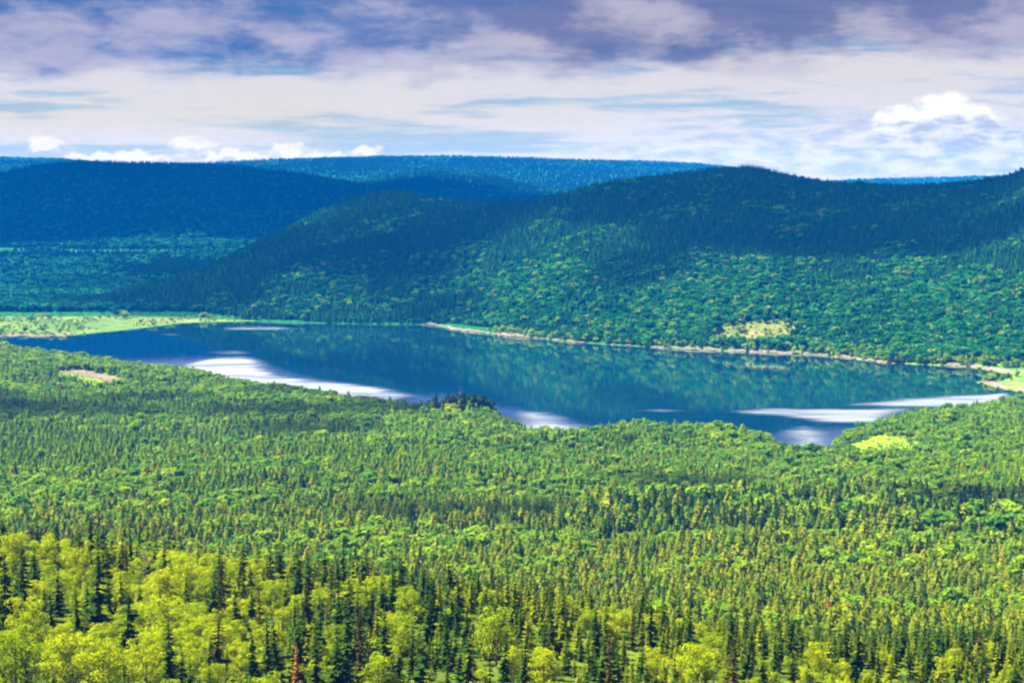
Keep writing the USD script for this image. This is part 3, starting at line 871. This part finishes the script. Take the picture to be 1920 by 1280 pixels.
# trees that stand out: column and row of the top in the photograph, kind, height in metres, girth, what tells it apart
MARKS = [
    (8, 1030, "dark", 13, 1.0, "dark spruce cut by the left edge of the picture"),
    (40, 1008, "dark", 13, 1.0, "tall dark spruce second in from the left edge"),
    (66, 952, "dark", 9, 0.8, "lone dark spruce tip highest at the far left crest"),
    (64, 1012, "dark", 9, 0.9, "slim spruce among the first birches from the left"),
    (107, 1050, "dark", 9, 0.8, "slim spruce left of the tallest left spruce"),
    (178, 1008, "dark", 16, 1.0, "tallest broad spruce on the left slope"),
    (205, 1055, "dark", 10, 0.8, "slim spruce right of the tallest left spruce"),
    (237, 1000, "brown", 8, 0.7, "thin brownish spruce beside the pale bare tree"),
    (235, 1095, "dark", 12, 1.15, "blackish spruce with wide skirt above the lower birches"),
    (95, 1092, "dark", 7, 0.9, "short black spruce between birches at left"),
    (145, 1085, "dark", 10, 0.8, "thin dark spruce left of the centre birch clump"),
    (347, 1063, "fir", 8, 0.9, "pointed green fir above the birch clump"),
    (399, 1055, "dark", 11, 0.8, "sharpest-tipped dark spruce beside the birch clump"),
    (411, 1072, "dark", 9, 0.9, "dark spruce leaning against its sharper twin"),
    (318, 1140, "dark", 12, 0.9, "dark spruce right of the wide-skirted spruce"),
    (404, 1120, "brown", 12, 1.0, "brown-tinged spruce below the twin tips"),
    (444, 1090, "dark", 9, 0.9, "spruce with sloping side right of the twin tips"),
    (486, 1090, "brown", 9, 0.8, "brownish spruce beside a round lime birch"),
    (500, 1135, "dark", 12, 0.8, "slender black spruce left of the rusty tree"),
    (557, 1133, "dark", 11, 0.9, "dark spruce above the rusty tree"),
    (472, 1172, "dark", 9, 0.8, "low slender spruce left of the rusty tree"),
    (553, 1198, "rust", 8, 1.0, "rusty orange dying spruce by the lower edge"),
    (643, 1113, "dark", 15, 0.9, "tallest black spruce left of the middle"),
    (633, 1160, "dark", 12, 1.0, "shorter black spruce close beside the tallest one"),
    (718, 1130, "dark", 11, 0.8, "thin dark spruce before the middle birches"),
    (592, 1180, "dark", 10, 0.9, "spruce between the rusty tree and the black pair"),
    (770, 1158, "dark", 11, 0.8, "narrow brown-stemmed spruce left of the blunt one"),
    (793, 1176, "dark", 11, 1.1, "blunt black spruce at the lower middle"),
    (836, 1150, "dark", 8, 0.8, "small dark spruce before a lime birch at the middle"),
    (877, 1165, "dark", 11, 0.9, "slender spruce left of the round middle birch"),
    (982, 1178, "dark", 12, 1.1, "strong dark spruce right of the round middle birch"),
    (920, 1205, "brown", 8, 0.8, "brown spruce under the round middle birch"),
    (945, 1168, "dark", 9, 0.7, "thin spruce in front of the round middle birch"),
    (1033, 1165, "brown", 8, 0.8, "thin brown spruce right of the middle"),
    (1142, 1180, "brown", 11, 1.0, "brown-black spruce before the right birch pair"),
    (1263, 1215, "dark", 9, 0.8, "dark spruce left of the brightest right birch"),
    (1296, 1255, "brown", 6, 0.9, "short red-brown spruce below the brightest right birch"),
    (1373, 1198, "brown", 10, 0.9, "brown spruce right of the brightest right birch"),
    (1404, 1250, "brown", 6, 0.9, "short red-brown spruce by the lower right edge"),
    (1434, 1200, "dark", 10, 0.9, "bushy olive spruce among right firs"),
    (1487, 1190, "dark", 8, 0.7, "thin brown tip left of the right-hand gap"),
    (1795, 1215, "dark", 12, 1.0, "single black spruce near the lower right corner"),
    (1838, 1240, "dark", 7, 0.8, "small spruce right of the single black spruce"),
    (268, 1005, "pale", 8, 1.0, "pale bare tree at the left crest"),
    (25, 995, "birch", 8, 1.1, "yellow birch crown at the far left crest"),
    (85, 1000, "birch", 8, 1.2, "broad yellow birch before the left crest"),
    (140, 1020, "birch", 8, 1.0, "yellow birch left of the tallest left spruce"),
    (45, 1120, "birch", 9, 1.1, "olive-yellow birch between black spruces at left"),
    (300, 1060, "birch", 8, 1.1, "yellow birch right of the crest snag"),
    (345, 1050, "birch", 8, 1.0, "pale yellow birch on the crest before the plain"),
    (310, 1110, "birch", 8, 1.3, "brightest birch in the left centre clump"),
    (30, 1178, "birch", 10, 1.2, "large birch in the lower left corner"),
    (120, 1180, "birch", 9, 1.2, "large yellow birch along the lower edge at left"),
    (190, 1190, "birch", 9, 1.2, "large birch right of the lower left corner"),
    (275, 1195, "birch", 8, 1.0, "birch below the wide-skirted spruce"),
    (508, 1088, "birch", 6, 1.0, "round lime birch near the crest left of the middle"),
    (630, 1165, "birch", 7, 0.9, "lime birch beside the black pair"),
    (765, 1102, "birch", 6, 1.1, "topmost lime birch at the middle crest"),
    (750, 1140, "birch", 8, 1.2, "wide lime birch at the middle"),
    (930, 1140, "birch", 8, 1.2, "round green-yellow birch right of the middle"),
    (1020, 1210, "birch", 7, 1.1, "golden birch by the strong dark spruce"),
    (1310, 1200, "birch", 8, 1.3, "brightest birch along the lower right"),
    (1270, 1222, "birch", 6, 1.0, "small bright birch beside the brightest right one"),
    (1530, 1205, "birch", 6, 1.0, "yellow birch at the lower right"),
    (710, 1220, "birch", 7, 1.1, "golden birch by the lower edge left of the middle"),
    (500, 1258, "birch", 7, 1.2, "bright birch on the lower edge below the rusty tree"),
]
KINDS = {"dark": ("spruce_tree", "spruce", "dark_spruce_shape_%d", 4), "brown": ("brown_spruce", "spruce", "brown_spruce_shape_%d", 2), "fir": ("fir_tree", "fir", "green_fir_shape_%d", 4),
         "birch": ("birch_tree", "birch", "birch_shape_%d", 4), "rust": ("dying_spruce", "spruce", "rusty_spruce_shape_%d", 1), "pale": ("bare_tree", "bare tree", "bare_tree_shape_%d", 1)}
ORD = ("first second third fourth fifth sixth seventh eighth ninth tenth eleventh twelfth thirteenth fourteenth fifteenth sixteenth seventeenth eighteenth nineteenth twentieth "
       "twenty-first twenty-second twenty-third twenty-fourth twenty-fifth twenty-sixth twenty-seventh twenty-eighth twenty-ninth thirtieth").split()


def near_slope():
    yy = np.arange(205, 430, 1.0)
    r = np.random.default_rng(404)
    marks = []
    for px, py, kind, h, fat, lab in MARKS:
        u, s = ray(px, py)
        d = gz(u * yy, yy) + h - (EYE + s * yy)
        good = np.nonzero(np.sign(d[:-1]) != np.sign(d[1:]))[0]
        i = good[0] if len(good) else int(np.argmin(np.abs(d)))
        Y = yy[i]
        if not len(good):
            print("mark off", px, py, lab, round(float(d[i]), 2), Y)
        z = float(gz(np.array([u * Y]), np.array([Y]))[0])
        h = max(3.0, EYE + s * Y - z)
        if kind == "birch":
            fat *= 0.85
        else:
            fat *= 1.1
        marks.append((u * Y, Y, z, h, px, py, kind, fat, lab))
    mx = np.array([m[0] for m in marks]); my = np.array([m[1] for m in marks])
    for q, (x, y, z, h, px, py, kind, fat, lab) in enumerate(marks):
        name, cat, key, nv = KINDS[kind]
        plant(name, key % (q % nv), x, y, z, h, fat, r.uniform(0, 360), lab, cat)
    # the rest of the slope
    x, y, r = spots(208, 430, 3.3, 404, 0.31)
    z = gz(x, y)
    n = len(x)
    u = x / y
    bm = fb(x, y, 26, 3, 91) * 2.2 + 0.44 * (1 - sm(u, -0.21, -0.10)) - 0.13
    crest = 298.0 - 195.0 * np.clip(u, -0.30, 0.30)
    p = r.random(n)
    which = np.where(p < 0.20 + bm, 2, np.where(r.random(n) < 0.50 - 0.15 * sm(u, -0.12, 0.08), 0, 1))
    brown = (which == 0) & (r.random(n) < 0.12)
    h = np.where(which == 2, r.uniform(3.0, 5.6, n), np.where(which == 0, r.uniform(6.0, 11.0, n), r.uniform(3.5, 8.0, n)))
    h = h * (1 - 0.22 * sm(u, -0.12, 0.06))
    fat = r.uniform(0.9, 1.3, n)
    k = seen(x, y, z, h, 0.01) & (r.random(n) < 0.93)
    # room about the marked trees, and nothing in front of them
    for X, Y, Z, H, px, py, kind, f_, lab in marks:
        wide = (1.3 if kind != "birch" else 2.2) * f_
        k &= np.hypot(x - X, y - Y) > wide + 0.2
        shade = (y < Y) & (np.abs(u - X / Y) * Y < wide + 0.8)
        k &= ~(shade & ((z + h - EYE) / y > (Z + (0.34 if kind != "birch" else 0.5) * H - EYE) / Y))
    x, y, z, h, fat, which, brown, u = (a[k] for a in (x, y, z, h, fat, which, brown, u))
    var = r.integers(0, 4, len(x))
    # as seen: column, row of the top, apparent height
    sl = (z + h - EYE) / y
    cy = (np.tan(np.arctan(sl) + PITCH))
    row, col = 640 - cy * FOC, 960 + u * FOC
    size = h / y * np.where((col > -10) & (col < 1930) & (row < 1275), 1, 0)
    mcol, mrow = np.array([m[4] for m in marks]), np.array([m[5] for m in marks])
    single = np.zeros(len(x), bool)
    for c, most in ((0, 190), (1, 200), (2, 230)):
        o = np.argsort(-np.where(which == c, size, 0))[:most]
        single[o[(which[o] == c) & (size[o] > 0)]] = True
    own = np.argmin(np.hypot((col[:, None] - mcol[None]), 1.5 * (row[:, None] - mrow[None])), 1)
    taken = {}
    for q in np.nonzero(single)[0][np.argsort(np.abs(col - mcol[own])[single])]:
        side = "left" if col[q] < mcol[own[q]] else "right"
        word = ("brown-tinged spruce" if brown[q] else "dark spruce", "green fir", "yellow-green birch")[which[q]]
        key = (own[q], side, word)
        t = taken[key] = taken.get(key, 0) + 1
        lab = f"{ORD[min(t, 30) - 1]} smaller {word} {side} of the {marks[own[q]][8]}"
        kind = ("brown" if brown[q] else "dark", "fir", "birch")[which[q]]
        name, cat, shape, nv = KINDS[kind]
        plant(name, shape % (var[q] % nv), x[q], y[q], z[q], h[q], fat[q], r.uniform(0, 360), " ".join(lab.split()[:16]), cat)
    rest = ~single
    path = "/World/slope_thicket"
    pi = UsdGeom.PointInstancer.Define(stage, path)
    protos = []
    for c, kind in enumerate(("dark", "fir", "birch")):
        for v in range(4):
            p = f"{path}/kinds/tree_{len(protos):03d}"
            q = UsdGeom.Xform.Define(stage, p)
            q.GetPrim().GetReferences().AddInternalReference(SOURCES[KINDS[kind][2] % v])
            protos.append(p)
    a = r.uniform(0, math.pi, rest.sum())
    pi.CreateProtoIndicesAttr(Vt.IntArray.FromNumpy((which[rest] * 4 + var[rest]).astype(np.int32)))
    pi.CreatePositionsAttr(Vt.Vec3fArray.FromNumpy(np.stack([x, y, z - 0.1], -1)[rest].astype(np.float32)))
    pi.CreateScalesAttr(Vt.Vec3fArray.FromNumpy(np.stack([h * fat, h * fat, h], -1)[rest].astype(np.float32)))
    pi.CreateOrientationsAttr(Vt.QuathArray([Gf.Quath(float(math.cos(t)), 0.0, 0.0, float(math.sin(t))) for t in a]))
    pi.CreatePrototypesRel().SetTargets([Sdf.Path(p) for p in protos])
    tag(pi, "thicket of small spruce, fir and birch filling the near slope", "thicket", kind="stuff")
    print("near slope", single.sum(), rest.sum())


near_slope()

# ------------------------------------------------------------------ the air
def haze():
    g = Nodes()
    v = g.add("principled_volume", "volume", color=(0.0, 0.22, 1.0), absorption_color=(1.0, 1.0, 1.0), density=0.46e-4, anisotropy=0.0)
    m = g.done("haze_air", volume=v)
    L, top, bot = 9000.0, 345.0, -5.0
    c = np.array([[x, y, z] for z in (bot, top) for y in (-L, L) for x in (-L, L)])
    f = np.array([[0, 2, 3], [0, 3, 1], [4, 5, 7], [4, 7, 6], [0, 1, 5], [0, 5, 4], [2, 6, 7], [2, 7, 3], [0, 4, 6], [0, 6, 2], [1, 3, 7], [1, 7, 5]])
    tag(put("/World/haze", (c, f), m), "pale blue air between the viewpoint and the far hills", "haze", kind="stuff")


haze()
